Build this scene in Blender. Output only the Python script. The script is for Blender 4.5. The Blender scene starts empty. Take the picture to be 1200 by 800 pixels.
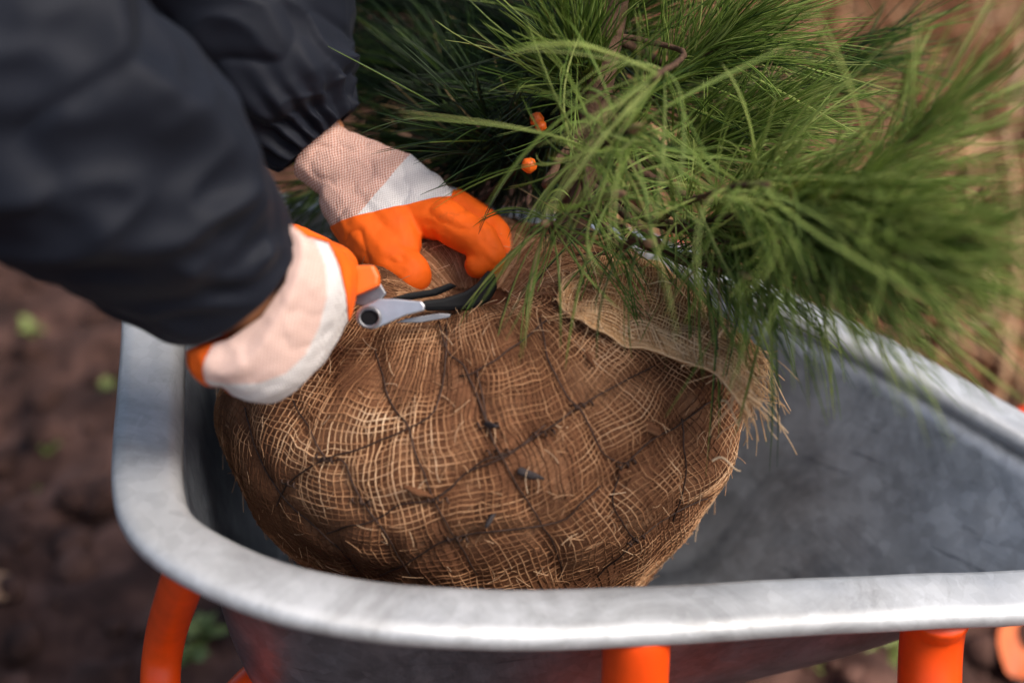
import bpy, bmesh, math, random
import numpy as np
from mathutils import Vector, Matrix
from mathutils.bvhtree import BVHTree

random.seed(7)
rng = np.random.default_rng(7)
scene = bpy.context.scene
COL = scene.collection

# ------------------------------------------------------------------ camera
CAM = np.array([0.0, 0.0, 1.37]); PITCH = math.radians(35.0); LENS = 50.0
cd = bpy.data.cameras.new('camera'); cam = bpy.data.objects.new('camera', cd); COL.objects.link(cam)
cam.location = CAM; cam.rotation_euler = (math.pi / 2 - PITCH, 0, 0)
cd.lens = LENS; cd.sensor_width = 36.0; cd.clip_start = 0.02; cd.clip_end = 200
cd.dof.use_dof = True; cd.dof.focus_distance = 1.165; cd.dof.aperture_fstop = 1.9
scene.camera = cam
# ------------------------------------------------------------------ world and sun
SUN_EL, SUN_AZ = math.radians(52), math.radians(112)       # azimuth from +Y towards +X
w = bpy.data.worlds.new('World'); scene.world = w; w.use_nodes = True
nt = w.node_tree; bg = nt.nodes['Background']
sky = nt.nodes.new('ShaderNodeTexSky'); sky.sky_type = 'NISHITA'; sky.sun_disc = False
sky.sun_elevation = SUN_EL; sky.sun_rotation = SUN_AZ; sky.air_density = 1.2; sky.dust_density = 4.0; sky.ozone_density = 1.0
nt.links.new(sky.outputs[0], bg.inputs[0]); bg.inputs[1].default_value = 0.095
sd = bpy.data.lights.new('sun', 'SUN'); sd.energy = 1.9; sd.angle = math.radians(24); sd.color = (1.0, 0.93, 0.85)
sun = bpy.data.objects.new('sun', sd); COL.objects.link(sun)
sv = Vector((math.sin(SUN_AZ) * math.cos(SUN_EL), math.cos(SUN_AZ) * math.cos(SUN_EL), math.sin(SUN_EL)))
sun.rotation_euler = sv.to_track_quat('Z', 'Y').to_euler(); sun.location = sv * 5
vs = scene.view_settings; vs.view_transform = 'Standard'; vs.look = 'None'; vs.exposure = 0.9; vs.gamma = 1.0

# ------------------------------------------------------------------ geometry helpers
FWD = np.array([0, math.cos(PITCH), -math.sin(PITCH)]); UP = np.array([0, math.sin(PITCH), math.cos(PITCH)]); RIGHT = np.array([1.0, 0, 0])
FPX = LENS / 36.0 * 1200
def ray(u, v): return FWD + (u - 600) / FPX * RIGHT + (400 - v) / FPX * UP
def P(u, v, t): return CAM + t * ray(u, v)                  # survey: sight line u, v at distance t
def survey_plane(u, v, a, b):                               # sight line met with z = a + b*x
    d = ray(u, v); t = (a + b * CAM[0] - CAM[2]) / (d[2] - b * d[0]); return CAM + t * d

def _h(ix, iy, iz, seed):
    n = (ix * 374761393 + iy * 668265263 + iz * 1274126177 + seed * 362437) & 0x7fffffff
    n = ((n ^ (n >> 13)) * 1274126177) & 0x7fffffff
    return ((n ^ (n >> 16)) & 0xffff) / 65535.0
def vnoise(p, f=1.0, seed=0):
    p = np.asarray(p, float) * f
    i = np.floor(p).astype(np.int64); r = p - i; r = r * r * (3 - 2 * r)
    x, y, z = i[..., 0], i[..., 1], i[..., 2]; o = 0
    for a in (0, 1):
        for b in (0, 1):
            for c in (0, 1):
                o = o + _h(x + a, y + b, z + c, seed) * (r[..., 0] if a else 1 - r[..., 0]) * (r[..., 1] if b else 1 - r[..., 1]) * (r[..., 2] if c else 1 - r[..., 2])
    return o * 2 - 1
def fbm(p, f=1.0, oct=4, seed=0):
    s = 0; a = 1
    for k in range(oct): s = s + a * vnoise(p, f * 2 ** k, seed + k * 17); a *= .5
    return s

def mesh_np(name, V, F, tint=None, smooth=True):
    V = np.asarray(V, np.float32); F = np.asarray(F, np.int32); k = F.shape[1]
    me = bpy.data.meshes.new(name)
    me.vertices.add(len(V)); me.vertices.foreach_set('co', V.ravel())
    me.loops.add(F.size); me.loops.foreach_set('vertex_index', F.ravel())
    me.polygons.add(len(F)); me.polygons.foreach_set('loop_start', np.arange(0, F.size, k, dtype=np.int32))
    me.polygons.foreach_set('loop_total', np.full(len(F), k, np.int32))
    if smooth: me.polygons.foreach_set('use_smooth', np.ones(len(F), bool))
    if tint is not None:
        at = me.attributes.new('tint', 'FLOAT', 'POINT'); at.data.foreach_set('value', np.asarray(tint, np.float32))
    me.update(calc_edges=True); return me

def link(name, me, mat=None, parent=None):
    o = bpy.data.objects.new(name, me); COL.objects.link(o)
    if mat is not None and me is not None:
        me.materials.clear(); me.materials.append(mat)
    if parent is not None: o.parent = parent
    return o
def tag(o, label=None, cat=None, group=None, kind=None):
    for k, v in (('label', label), ('category', cat), ('group', group), ('kind', kind)):
        if v: o[k] = v
    return o
def thing(name, label, cat, group=None):
    return tag(link(name, None), label, cat, group)

def spline(pts, n, closed=False):
    p = np.asarray(pts, float); m = len(p)
    segs = m if closed else m - 1
    t = np.linspace(0, segs, n, endpoint=not closed); i = np.minimum(np.floor(t).astype(int), segs - 1); f = (t - i)[:, None]
    g = (lambda k: p[k % m]) if closed else (lambda k: p[np.clip(k, 0, m - 1)])
    a, b, c, d = g(i - 1), g(i), g(i + 1), g(i + 2)
    return .5 * (2 * b + (c - a) * f + (2 * a - 5 * b + 4 * c - d) * f ** 2 + (3 * b - a - 3 * c + d) * f ** 3)
def resample(p, n, closed=False):
    p = np.asarray(p)
    q = np.vstack([p, p[:1]]) if closed else p
    L = np.concatenate([[0], np.cumsum(np.linalg.norm(np.diff(q, axis=0), axis=1))])
    s = np.linspace(0, L[-1], n, endpoint=not closed)
    return np.stack([np.interp(s, L, q[:, k]) for k in range(q.shape[1])], 1)
def frames(path):
    path = np.asarray(path, float); T = np.gradient(path, axis=0); T /= np.linalg.norm(T, axis=1)[:, None] + 1e-12
    a = np.array([0, 0, 1.0]) if abs(T[0][2]) < .9 else np.array([1.0, 0, 0])
    N = np.zeros_like(T); n = a - T[0] * a.dot(T[0])
    for i in range(len(T)):
        n = n - T[i] * n.dot(T[i]); n /= np.linalg.norm(n) + 1e-12; N[i] = n
    return T, N, np.cross(T, N)
def tube_mesh(name, path, rad, sides=10, caps=True):
    path = np.asarray(path, float); T, N, B = frames(path); n = len(path)
    r = np.broadcast_to(np.asarray(rad, float), (n,))
    a = np.arange(sides) / sides * 2 * np.pi
    V = path[:, None, :] + r[:, None, None] * (np.cos(a)[None, :, None] * N[:, None, :] + np.sin(a)[None, :, None] * B[:, None, :])
    V = V.reshape(-1, 3); F = []
    for i in range(n - 1):
        for j in range(sides):
            k = (j + 1) % sides; F.append((i * sides + j, i * sides + k, (i + 1) * sides + k, (i + 1) * sides + j))
    V = V.tolist()
    if caps:
        for e, base in ((0, 0), (n - 1, (n - 1) * sides)):
            V.append(path[e].tolist()); c = len(V) - 1
            for j in range(sides):
                k = (j + 1) % sides
                F.append((base + k, base + j, c, c) if e == 0 else (base + j, base + k, c, c))
    me = bpy.data.meshes.new(name); me.from_pydata(V, [], [tuple(dict.fromkeys(f)) for f in F]); 
    for p in me.polygons: p.use_smooth = True
    return me
def strands(paths, rads, tint=None, sides=3):
    """many thin strands: paths (n, m, 3), rads (n, m)"""
    n, m, _ = paths.shape
    T = np.gradient(paths, axis=1); T /= np.linalg.norm(T, axis=2, keepdims=True) + 1e-12
    ref = np.where(np.abs(T[:, :1, 2:3]) < .8, np.array([0, 0, 1.0]), np.array([1.0, 0, 0]))
    N = np.cross(T, np.broadcast_to(ref, T.shape)); N /= np.linalg.norm(N, axis=2, keepdims=True) + 1e-12
    B = np.cross(T, N); a = np.arange(sides) / sides * 2 * np.pi
    V = paths[:, :, None, :] + rads[:, :, None, None] * (np.cos(a)[None, None, :, None] * N[:, :, None, :] + np.sin(a)[None, None, :, None] * B[:, :, None, :])
    idx = np.arange(n * m * sides).reshape(n, m, sides); nx = np.roll(idx, -1, axis=2)
    F = np.stack([idx[:, :-1], nx[:, :-1], nx[:, 1:], idx[:, 1:]], -1).reshape(-1, 4)
    tv = None if tint is None else np.repeat(tint.reshape(n, -1), (m * sides) // tint.reshape(n, -1).shape[1], axis=1).ravel()
    return V.reshape(-1, 3), F, tv

# ------------------------------------------------------------------ material helpers
def mat(name, rough=.6, metal=0.0, spec=.5):
    m = bpy.data.materials.new(name); m.use_nodes = True
    b = m.node_tree.nodes['Principled BSDF']; b.inputs['Roughness'].default_value = rough; b.inputs['Metallic'].default_value = metal
    b.inputs['Specular IOR Level'].default_value = spec
    return m, m.node_tree, b
def node(nt, t, **kw):
    n = nt.nodes.new(t)
    for k, v in kw.items():
        if hasattr(n, k): setattr(n, k, v)
        else: n.inputs[k.replace('_', ' ')].default_value = v
    return n
def ramp(nt, fac, stops):
    r = nt.nodes.new('ShaderNodeValToRGB'); e = r.color_ramp.elements
    while len(e) < len(stops): e.new(.5)
    for k, (p, c) in enumerate(stops): e[k].position = p; e[k].color = (*c, 1)
    nt.links.new(fac, r.inputs[0]); return r.outputs[0]
def noise(nt, scale, detail=4, rough=.55, vec=None, dist=0):
    if vec is None:
        vec = nt.nodes.new('ShaderNodeTexCoord').outputs['Object']
    n = nt.nodes.new('ShaderNodeTexNoise'); n.inputs['Scale'].default_value = scale; n.inputs['Detail'].default_value = detail
    n.inputs['Roughness'].default_value = rough; n.inputs['Distortion'].default_value = dist
    nt.links.new(vec, n.inputs['Vector']); return n.outputs['Fac']
def bump(nt, b, h, strength=.3, dist=.002):
    n = nt.nodes.new('ShaderNodeBump'); n.inputs['Strength'].default_value = strength; n.inputs['Distance'].default_value = dist
    nt.links.new(h, n.inputs['Height']); nt.links.new(n.outputs[0], b.inputs['Normal'])
def mixc(nt, f, a, b, mode='MIX'):
    n = nt.nodes.new('ShaderNodeMix'); n.data_type = 'RGBA'; n.blend_type = mode
    for s, v in ((0, f), (6, a), (7, b)):
        if isinstance(v, (int, float)): n.inputs[s].default_value = v
        elif isinstance(v, tuple): n.inputs[s].default_value = (*v, 1)
        else: nt.links.new(v, n.inputs[s])
    return n.outputs[2]
def math_n(nt, op, a, b=None):
    n = nt.nodes.new('ShaderNodeMath'); n.operation = op
    for s, v in ((0, a), (1, b)):
        if v is None: continue
        if isinstance(v, (int, float)): n.inputs[s].default_value = v
        else: nt.links.new(v, n.inputs[s])
    return n.outputs[0]
def attr(nt, name='tint'):
    n = nt.nodes.new('ShaderNodeAttribute'); n.attribute_name = name; return n.outputs['Fac']
def simple(name, col, rough=.6, metal=0, var=.15, scale=40, bmp=.1, spec=.5, dist=.001):
    m, nt, b = mat(name, rough, metal, spec)
    f = noise(nt, scale, 5)
    c = ramp(nt, f, [(.3, tuple(x * (1 - var) for x in col)), (.7, tuple(min(1, x * (1 + var)) for x in col))])
    nt.links.new(c, b.inputs['Base Color'])
    if bmp: bump(nt, b, noise(nt, scale * 3, 4), bmp, dist)
    return m

# soil
m_soil, nt, b = mat('soil', .95, 0, .2)
c = ramp(nt, noise(nt, 9, 8, .65), [(.30, (.020, .011, .009)), (.5, (.078, .040, .031)), (.70, (.21, .112, .085))])
nt.links.new(c, b.inputs['Base Color']); bump(nt, b, noise(nt, 120, 6, .7), .7, .006)
# galvanised sheet: sky brightness put into rim colour, dark reflections into scuffed tray colour
def zinc(name, lo, hi, scuff_and_shade, metal, r0, r1, cool=.02, scr=.5):
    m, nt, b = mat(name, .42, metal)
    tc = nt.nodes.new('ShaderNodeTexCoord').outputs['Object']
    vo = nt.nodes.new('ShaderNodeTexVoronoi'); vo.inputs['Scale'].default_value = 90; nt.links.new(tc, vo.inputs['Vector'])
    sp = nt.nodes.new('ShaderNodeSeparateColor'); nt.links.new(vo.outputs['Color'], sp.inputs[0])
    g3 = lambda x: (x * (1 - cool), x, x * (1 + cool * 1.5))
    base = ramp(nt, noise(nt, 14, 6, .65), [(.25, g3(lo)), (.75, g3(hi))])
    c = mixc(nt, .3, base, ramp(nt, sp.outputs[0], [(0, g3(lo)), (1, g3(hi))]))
    st = ramp(nt, noise(nt, 6, 9, .72, dist=1.2), [(.48, (1, 1, 1)), (.68, scuff_and_shade)])
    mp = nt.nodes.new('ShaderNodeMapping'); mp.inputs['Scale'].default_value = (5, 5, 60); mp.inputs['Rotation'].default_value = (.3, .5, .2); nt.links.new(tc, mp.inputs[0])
    sc = ramp(nt, noise(nt, 2.2, 6, .7, vec=mp.outputs[0]), [(.60, (1, 1, 1)), (.70, scuff_and_shade)])
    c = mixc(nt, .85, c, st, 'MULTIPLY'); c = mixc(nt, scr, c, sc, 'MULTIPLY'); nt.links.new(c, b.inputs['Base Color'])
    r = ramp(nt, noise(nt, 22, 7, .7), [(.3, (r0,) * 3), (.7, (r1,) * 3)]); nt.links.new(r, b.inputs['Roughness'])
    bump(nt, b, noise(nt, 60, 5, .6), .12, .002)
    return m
m_zinc = zinc('scuffed_steel_painted_shade', .12, .32, (.38, .39, .42), .7, .32, .54, .09, .85)
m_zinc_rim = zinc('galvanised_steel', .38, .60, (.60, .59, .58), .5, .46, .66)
m_orange_paint = simple('orange_paint', (.86, .072, .003), .36, 0, .12, 30, .05)
m_rubber = simple('black_rubber', (.018, .018, .018), .75, 0, .2, 60, .2)
m_steel = simple('brushed_steel', (.50, .50, .52), .42, 1.0, .1, 80, .08)
m_darksteel = simple('dark_steel', (.22, .22, .23), .42, .9, .2, 60, .1)
m_blackplastic = simple('black_plastic', (.004, .004, .005), .6, 0, .2, 50, .08, .15)
m_orangeplastic = simple('orange_plastic', (.9, .15, .012), .35, 0, .08, 30, .03)

# ------------------------------------------------------------------ ground
def ground_height(x, y):
    p = np.stack([x, y, np.zeros_like(x)], -1)
    return .035 * fbm(p, 2.2, 3, 3) + .022 * fbm(p, 11, 4, 9) - .03
gx = np.concatenate([np.linspace(-30, -2.4, 24)[:-1], np.linspace(-2.4, 3.4, 300), np.linspace(3.4, 30, 24)[1:]])
gy = np.concatenate([np.linspace(-6, .3, 12)[:-1], np.linspace(.3, 4.6, 260), np.linspace(4.6, 60, 30)[1:]])
X, Y = np.meshgrid(gx, gy); Z = ground_height(X, Y)
idx = np.arange(X.size).reshape(X.shape)
F = np.stack([idx[:-1, :-1], idx[:-1, 1:], idx[1:, 1:], idx[1:, :-1]], -1).reshape(-1, 4)
g = link('ground', mesh_np('ground', np.stack([X, Y, Z], -1).reshape(-1, 3), F), m_soil); tag(g, kind='structure', label='dark brown bare garden soil')
def gz(x, y): return float(ground_height(np.array([x]), np.array([y]))[0])

def blob_mesh(name, r, seed, sub=2, rough=.35):
    bm = bmesh.new(); bmesh.ops.create_icosphere(bm, subdivisions=sub, radius=r)
    for v in bm.verts:
        v.co *= 1 + rough * float(vnoise(np.array(v.co) / r, 1.3, seed)); v.co.z *= .75
    me = bpy.data.meshes.new(name); bm.to_mesh(me); bm.free()
    for p in me.polygons: p.use_smooth = True
    return me
# loose clods, joined: nobody could count them
bl = []
for k in range(8):
    me = blob_mesh('clod', 1, k, 2, .45); v = np.empty(len(me.vertices) * 3); me.vertices.foreach_get('co', v)
    f = np.array([p.vertices[:] for p in me.polygons]); bl.append((v.reshape(-1, 3), f)); bpy.data.meshes.remove(me)
Vs, Fs, o = [], [], 0
for k in range(2600):
    x = rng.uniform(-1.6, 1.9); y = rng.uniform(.5, 2.9); s = .006 + .030 * rng.random() ** 3
    v, f = bl[k % 8]; a = rng.uniform(0, 6.28); R = np.array([[math.cos(a), -math.sin(a), 0], [math.sin(a), math.cos(a), 0], [0, 0, 1]])
    Vs.append((v * s) @ R.T + [x, y, gz(x, y) + s * .3]); Fs.append(f + o); o += len(v)
cl = link('soil_clods', mesh_np('soil_clods', np.vstack(Vs), np.vstack(Fs)), m_soil); tag(cl, 'loose crumbs and clods of dark soil', 'soil', kind='stuff')

# ------------------------------------------------------------------ wheelbarrow
WB = thing('wheelbarrow', 'galvanised steel wheelbarrow with orange tube frame holding the burlap wrapped root ball', 'wheelbarrow')
RA, RB = .62, -.18
outer_px = [(147, 330), (142, 400), (136, 470), (131, 540), (134, 590), (153, 632), (200, 668), (280, 706), (370, 730), (470, 744), (570, 750), (680, 749), (800, 743), (950, 733), (1080, 727), (1200, 721), (1320, 712), (1420, 694), (1465, 660), (1440, 622), (1370, 580), (1200, 484), (1120, 440), (1040, 397), (960, 358), (888, 326), (820, 295), (740, 268), (640, 250), (520, 238), (400, 230), (300, 226), (225, 232), (172, 262)]
rim = np.array([survey_plane(u, v, RA, RB) for u, v in outer_px])
NR = 220
rim = resample(spline(rim, 700, True), NR, True)
for _ in range(4): rim = .25 * np.roll(rim, 1, 0) + .5 * rim + .25 * np.roll(rim, -1, 0)
tg = np.roll(rim, -1, 0) - np.roll(rim, 1, 0); nin = np.stack([-tg[:, 1], tg[:, 0], 0 * tg[:, 0]], 1); nin /= np.linalg.norm(nin, axis=1)[:, None]
cen = rim.mean(0)
if ((cen - rim) * nin).sum() < 0: nin = -nin
cy = .985
wob = .0012 * fbm(rim, 9, 3, 5)
TRAY_Z = .352
bx = np.interp(rim[:, 0], [rim[:, 0].min(), rim[:, 0].max()], [-.235, .20]); by = cy + (rim[:, 1] - cy) * .62
bz = np.full(NR, TRAY_Z); bot = np.stack([bx, by, bz], 1)
rings = []
for o_, dz in [(.007, -.011), (.002, -.012), (-.001, -.008), (0, -.002), (.004, .002), (.012, .0035), (.028, .005), (.040, .0052), (.0455, .003), (.0485, -.004), (.0500, -.013)]:
    q = rim + nin * o_; q[:, 2] = RA + RB * q[:, 0] + dz + wob; rings.append(q)
inner = rings[-1]
for s in np.linspace(0, 1, 16)[1:]:
    e = s; zz = s
    q = inner + (bot - inner) * e
    if s > .7: q[:, 2] = inner[:, 2] + (bot[:, 2] - inner[:, 2]) * (1 - (1 - s) ** 1.35 / (.3 ** .35))
    q = q + nin * (-.010 * math.sin(math.pi * s) * min(1, s * 1.5)) 
    q[:, :] += nin * (.003 * fbm(q, 7, 2, 4))[:, None]
    rings.append(q)
for s in (.85, .5, .2):
    q = bot.copy(); q[:, :2] = bot[:, :2].mean(0) + (bot[:, :2] - bot[:, :2].mean(0)) * s; q[:, 2] = TRAY_Z - .004; rings.append(q)
def loft(name, rings, cap=True):
    n = len(rings[0]); V = np.vstack(rings).tolist(); F = []
    for i in range(len(rings) - 1):
        for j in range(n):
            k = (j + 1) % n; F.append((i * n + j, i * n + k, (i + 1) * n + k, (i + 1) * n + j))
    if cap:
        V.append(np.mean(rings[-1], 0).tolist()); b0 = (len(rings) - 1) * n
        for j in range(n): F.append((b0 + j, b0 + (j + 1) % n, len(V) - 1))
    me = bpy.data.meshes.new(name); me.from_pydata(V, [], F)
    for p in me.polygons: p.use_smooth = True
    return me
NRIM = 11
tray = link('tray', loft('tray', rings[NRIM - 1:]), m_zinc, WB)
tray['label'] = 'deep galvanised steel tray with scuffed inner walls coloured dark grey for dim reflections'
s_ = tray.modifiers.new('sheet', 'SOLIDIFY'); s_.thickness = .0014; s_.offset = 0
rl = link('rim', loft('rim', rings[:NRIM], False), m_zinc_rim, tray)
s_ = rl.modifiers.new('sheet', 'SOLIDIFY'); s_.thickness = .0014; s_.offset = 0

Vs, Fs, o = [], [], 0
for k in range(420):
    a = rng.uniform(0, 6.283); rr_ = math.sqrt(rng.random()) ; x = bot[:, 0].mean() + rr_ * .17 * math.cos(a) + .02; y = cy + rr_ * .135 * math.sin(a); s = .0012 + .0045 * rng.random() ** 3
    v, f = bl[k % 8]; Vs.append(v * s + [x, y, TRAY_Z - .003 + s * .4]); Fs.append(f + o); o += len(v)
cr = link('soil_crumbs', mesh_np('soil_crumbs', np.vstack(Vs), np.vstack(Fs)), m_soil); tag(cr, 'crumbs of soil fallen on the tray floor under the root ball', 'soil', kind='stuff')
def nearest_rim(u, v): return survey_plane(u, v, RA, RB)
def leg_loop(a, b_, name='leg', lab=None):
    fa, fb = a.copy(), b_.copy(); out = np.array([0, -.055 if a[1] < cy else .055, 0])
    yy_ = min(fa[1], fb[1]) if a[1] < cy else max(fa[1], fb[1]); fa[1] = fb[1] = yy_
    fa += out * 1.0; fb += out * 1.0; za, zb = gz(fa[0], fa[1]), gz(fb[0], fb[1]); zf = max(za, zb) + .020
    pts = [a + [0, 0, -.006], a + [0, -.004 if a[1] < cy else .004, -.05] + out * .12, [fa[0] * .55 + a[0] * .45, fa[1], .3], [fa[0] + .01, fa[1], zf + .10], [fa[0] + .04, fa[1], zf + .02], [fa[0] + .09, fa[1], zf], [fb[0] - .09, fb[1], zf], [fb[0] - .04, fb[1], zf + .02], [fb[0] - .01, fb[1], zf + .10], [b_[0], fb[1], .3], b_ + [0, 0, -.06] + out * .1, b_ + [0, 0, -.006]]
    return link(name, tube_mesh(name, spline(np.array(pts), 110), .0255, 18), m_orange_paint, WB)
A1 = nearest_rim(748, 720) + [0, .002, -.010]; A2 = nearest_rim(1106, 700) + [0, .002, -.010]
leg_loop(A1, A2)
B1 = nearest_rim(780, 284) + [0, .005, -.01]; B2 = nearest_rim(1040, 403) + [0, .005, -.01]
leg_loop(B1, B2)
def frame_tube(yo, sgn):
    c0 = np.array([.95, cy + sgn * .30, .60]); 
    pts = [c0, [.72, cy + sgn * .27, .50], [.50, cy + sgn * .20, .41], [.20, cy + sgn * .165, .325], [0, cy + sgn * .165, .322], [-.15, cy + sgn * .165, .30]]
    return [np.array(p) for p in pts]
for sgn in (-1, 1):
    pts = frame_tube(0, sgn)
    if sgn < 0:
        top = nearest_rim(212, 664) + np.array([.004, .012, -.004])
        pts = pts[:-1] + [P(420, 805, 1.24), P(362, 787, 1.24), P(318, 786, 1.225), P(276, 822, 1.205), P(228, 885, 1.19), P(196, 868, 1.18), P(188, 805, 1.17), P(195, 740, 1.15), top]
    else:
        top = nearest_rim(208, 238) + np.array([0, .004, -.01])
        pts += [np.array([-.235, 2 * cy - .815, .235]), np.array([-.30, 1.19, .19]), np.array([-.325, 1.2, .24]), top * .5 + np.array([-.325, 1.2, .35]) * .5, top]
    t_ = link('frame_tube', tube_mesh('frame_tube', spline(np.array(pts), 120), .0165, 16), m_orange_paint, WB)
    gp = np.array([[.93, cy + sgn * .298, .594], [1.07, cy + sgn * .316, .645]])
    link('grip', tube_mesh('grip', resample(gp, 12), [.02, .021, .0205, .021, .0205, .021, .0205, .021, .0205, .021, .0205, .019], 14), m_rubber, t_)
wh = link('wheel', None, None, WB)
def lathe(name, prof, c, n=40):                             # around an axis along Y
    V, F = [], []; m_ = len(prof)
    for i in range(n):
        a = i / n * 2 * math.pi
        for r_, yy in prof: V.append((c[0] + r_ * math.cos(a), c[1] + yy, c[2] + r_ * math.sin(a)))
    for i in range(n):
        for j in range(m_):
            F.append((i * m_ + j, ((i + 1) % n) * m_ + j, ((i + 1) % n) * m_ + (j + 1) % m_, i * m_ + (j + 1) % m_))
    me = bpy.data.meshes.new(name); me.from_pydata(V, [], F)
    for p in me.polygons: p.use_smooth = True
    return me
wc = (-.10, cy, gz(-.10, cy) + .150)
tp = [(.112 + .038 * math.cos(a), .038 * math.sin(a)) for a in np.linspace(0, 2 * math.pi, 16, endpoint=False)]
link('tyre', lathe('tyre', tp, wc), m_rubber, wh)
link('rim', lathe('rim', [(.08, -.02), (.05, -.012), (.02, -.012), (.02, .012), (.05, .012), (.08, .02)], wc), m_orange_paint, wh)
link('axle', tube_mesh('axle', np.array([[wc[0], cy - .165, wc[2]], [wc[0], cy + .165, wc[2]]]), .008, 10), m_steel, wh)
for sgn in (-1, 1):
    link('axle_bracket', tube_mesh('axle_bracket', np.array([[wc[0], cy + sgn * .165, wc[2] - .02], [wc[0], cy + sgn * .165, .31]]), .012, 8), m_orange_paint, WB)


# ------------------------------------------------------------------ root ball
m_core, nt, b = mat('root_ball_soil', .95, 0, .15)
c = ramp(nt, noise(nt, 22, 8, .7), [(.25, (.070, .028, .014)), (.5, (.22, .095, .046)), (.75, (.38, .20, .105))])
nt.links.new(c, b.inputs['Base Color']); bump(nt, b, noise(nt, 260, 6, .75), .9, .003)
m_jute, nt, b = mat('jute_thread', .9, 0, .15)
tn = math_n(nt, 'ADD', attr(nt), math_n(nt, 'MULTIPLY', math_n(nt, 'SUBTRACT', noise(nt, 13, 6, .65), .5), 1.3))
c = ramp(nt, tn, [(.05, (.15, .064, .031)), (.35, (.35, .168, .080)), (.65, (.60, .345, .185)), (.95, (.82, .58, .37))])
nt.links.new(c, b.inputs['Base Color']); bump(nt, b, noise(nt, 900, 3, .6), .5, .0008)
m_flap, nt, b = mat('pale_jute', .9, 0, .15)
tn = math_n(nt, 'ADD', attr(nt), math_n(nt, 'MULTIPLY', math_n(nt, 'SUBTRACT', noise(nt, 18, 5, .6), .5), .8))
c = ramp(nt, tn, [(.05, (.25, .120, .052)), (.5, (.60, .35, .17)), (.95, (.82, .57, .34))])
nt.links.new(c, b.inputs['Base Color'])
m_wire = simple('rusty_wire', (.060, .032, .022), .6, .5, .5, 120, .4)

BC = np.array([-.030, .995, .572])
prof = np.array([(0, -.208), (.05, -.208), (.095, -.203), (.128, -.182), (.160, -.14), (.196, -.075), (.222, -.01), (.232, .04), (.224, .08), (.202, .112), (.165, .142), (.122, .165), (.092, .172), (.06, .163), (.03, .14), (0, .125)])
prof = resample(spline(prof, 400), 400); plen = np.linalg.norm(np.diff(prof, axis=0), axis=1).sum()
BYS = .80
wire_px = [  # strands of the net as they run over the front of the ball (sight lines)
    [(525, 372), (513, 472), (473, 503), (417, 528), (380, 537), (338, 565), (323, 592)],
    [(640, 498), (593, 534), (547, 554), (513, 585), (473, 591), (440, 608), (383, 625)],
    [(770, 428), (740, 443), (683, 474), (638, 506), (587, 534), (564, 540), (513, 585)],
    [(633, 372), (646, 428), (666, 466), (683, 480), (706, 528), (733, 545)],
    [(560, 432), (572, 500), (584, 528), (610, 574), (638, 619), (655, 653), (662, 684)],
    [(438, 410), (457, 472), (479, 500), (490, 540), (513, 596), (536, 636), (559, 676)],
    [(345, 470), (380, 537), (400, 540), (423, 585), (457, 636), (480, 676)],
    [(515, 375), (520, 400), (527, 415), (547, 432), (572, 500)],
    [(706, 568), (680, 590), (649, 613), (536, 630), (479, 659), (445, 676)],
    [(285, 477), (304, 540), (338, 591), (383, 630), (417, 670)],
    [(830, 585), (802, 596), (746, 636), (700, 676)],
    [(800, 490), (802, 520), (806, 560), (790, 610)],
    [(735, 545), (760, 520), (800, 495), (835, 470)],
    [(733, 545), (720, 590), (746, 636)], [(640, 375), (610, 400), (560, 432), (540, 440)]]
def ball_point(rho, phi, off=0):
    """arc length from the bottom pole, azimuth -> surface point (before net dents)"""
    t = np.clip(rho / plen, 0, 1) * 399; i = np.clip(np.floor(t).astype(int), 0, 398); f = t - i
    r = prof[i, 0] * (1 - f) + prof[i + 1, 0] * f; z = prof[i, 1] * (1 - f) + prof[i + 1, 1] * f
    q = np.stack([r * np.cos(phi), r * np.sin(phi) * BYS, z], -1)
    # leans: fuller on the right, pulled in at lower left
    q[..., 0] *= np.where(q[..., 0] < 0, .945, 1.0)
    lx = q[..., 0]; q[..., 2] += .06 * lx * np.clip((q[..., 2] + .2) / .2, 0, 1)
    n = fbm(q + 3.1, 7, 3, 21) * .008 + fbm(q, 24, 2, 33) * .003
    d = q / (np.linalg.norm(q, axis=-1, keepdims=True) + 1e-9)
    return BC + q + d * (n + off)[..., None]
RN, PN = 110, 200
rr = np.linspace(0, 1, RN) * plen; pp = np.arange(PN) / PN * 2 * np.pi
Rr, Pp = np.meshgrid(rr, pp, indexing='ij'); S0 = ball_point(Rr, Pp, np.zeros_like(Rr))
idx = np.arange(RN * PN).reshape(RN, PN); nx = np.roll(idx, -1, 1)
FB = np.stack([idx[:-1], nx[:-1], nx[1:], idx[1:]], -1).reshape(-1, 4)
bv = BVHTree.FromPolygons(S0.reshape(-1, 3).tolist(), FB.tolist())
def on_ball(u, v):
    h = bv.ray_cast(Vector(CAM), Vector(ray(u, v)).normalized())
    return np.array(h[0]) if h[0] is not None else None
wires = []
for w_ in wire_px:
    pts = [on_ball(u, v) for u, v in resample(spline(w_, 60), 26)]; pts = [p for p in pts if p is not None]
    if len(pts) > 3: wires.append(np.array(pts))
for k in range(9):                                          # the net goes on round the back
    for sg in (-1, 1):
        s = np.linspace(.15, .85, 24); ph = .15 + k * (math.pi - .3) / 8 + sg * (s - .5) * 1.5
        m_ = (np.sin(ph) > -.05); s, ph = s[m_], ph[m_]
        if len(s) > 6: wires.append(ball_point(s * plen, ph, np.zeros_like(s)))
allw = np.vstack([resample(x, 60) for x in wires])
def dents(p):
    """the net cuts into the cloth"""
    p2 = p.reshape(-1, 3); d = np.full(len(p2), 9.0)
    for a in range(0, len(p2), 4000):
        d[a:a + 4000] = np.sqrt(((p2[a:a + 4000, None, :] - allw[None]) ** 2).sum(-1).min(1))
    return d.reshape(p.shape[:-1])
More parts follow.
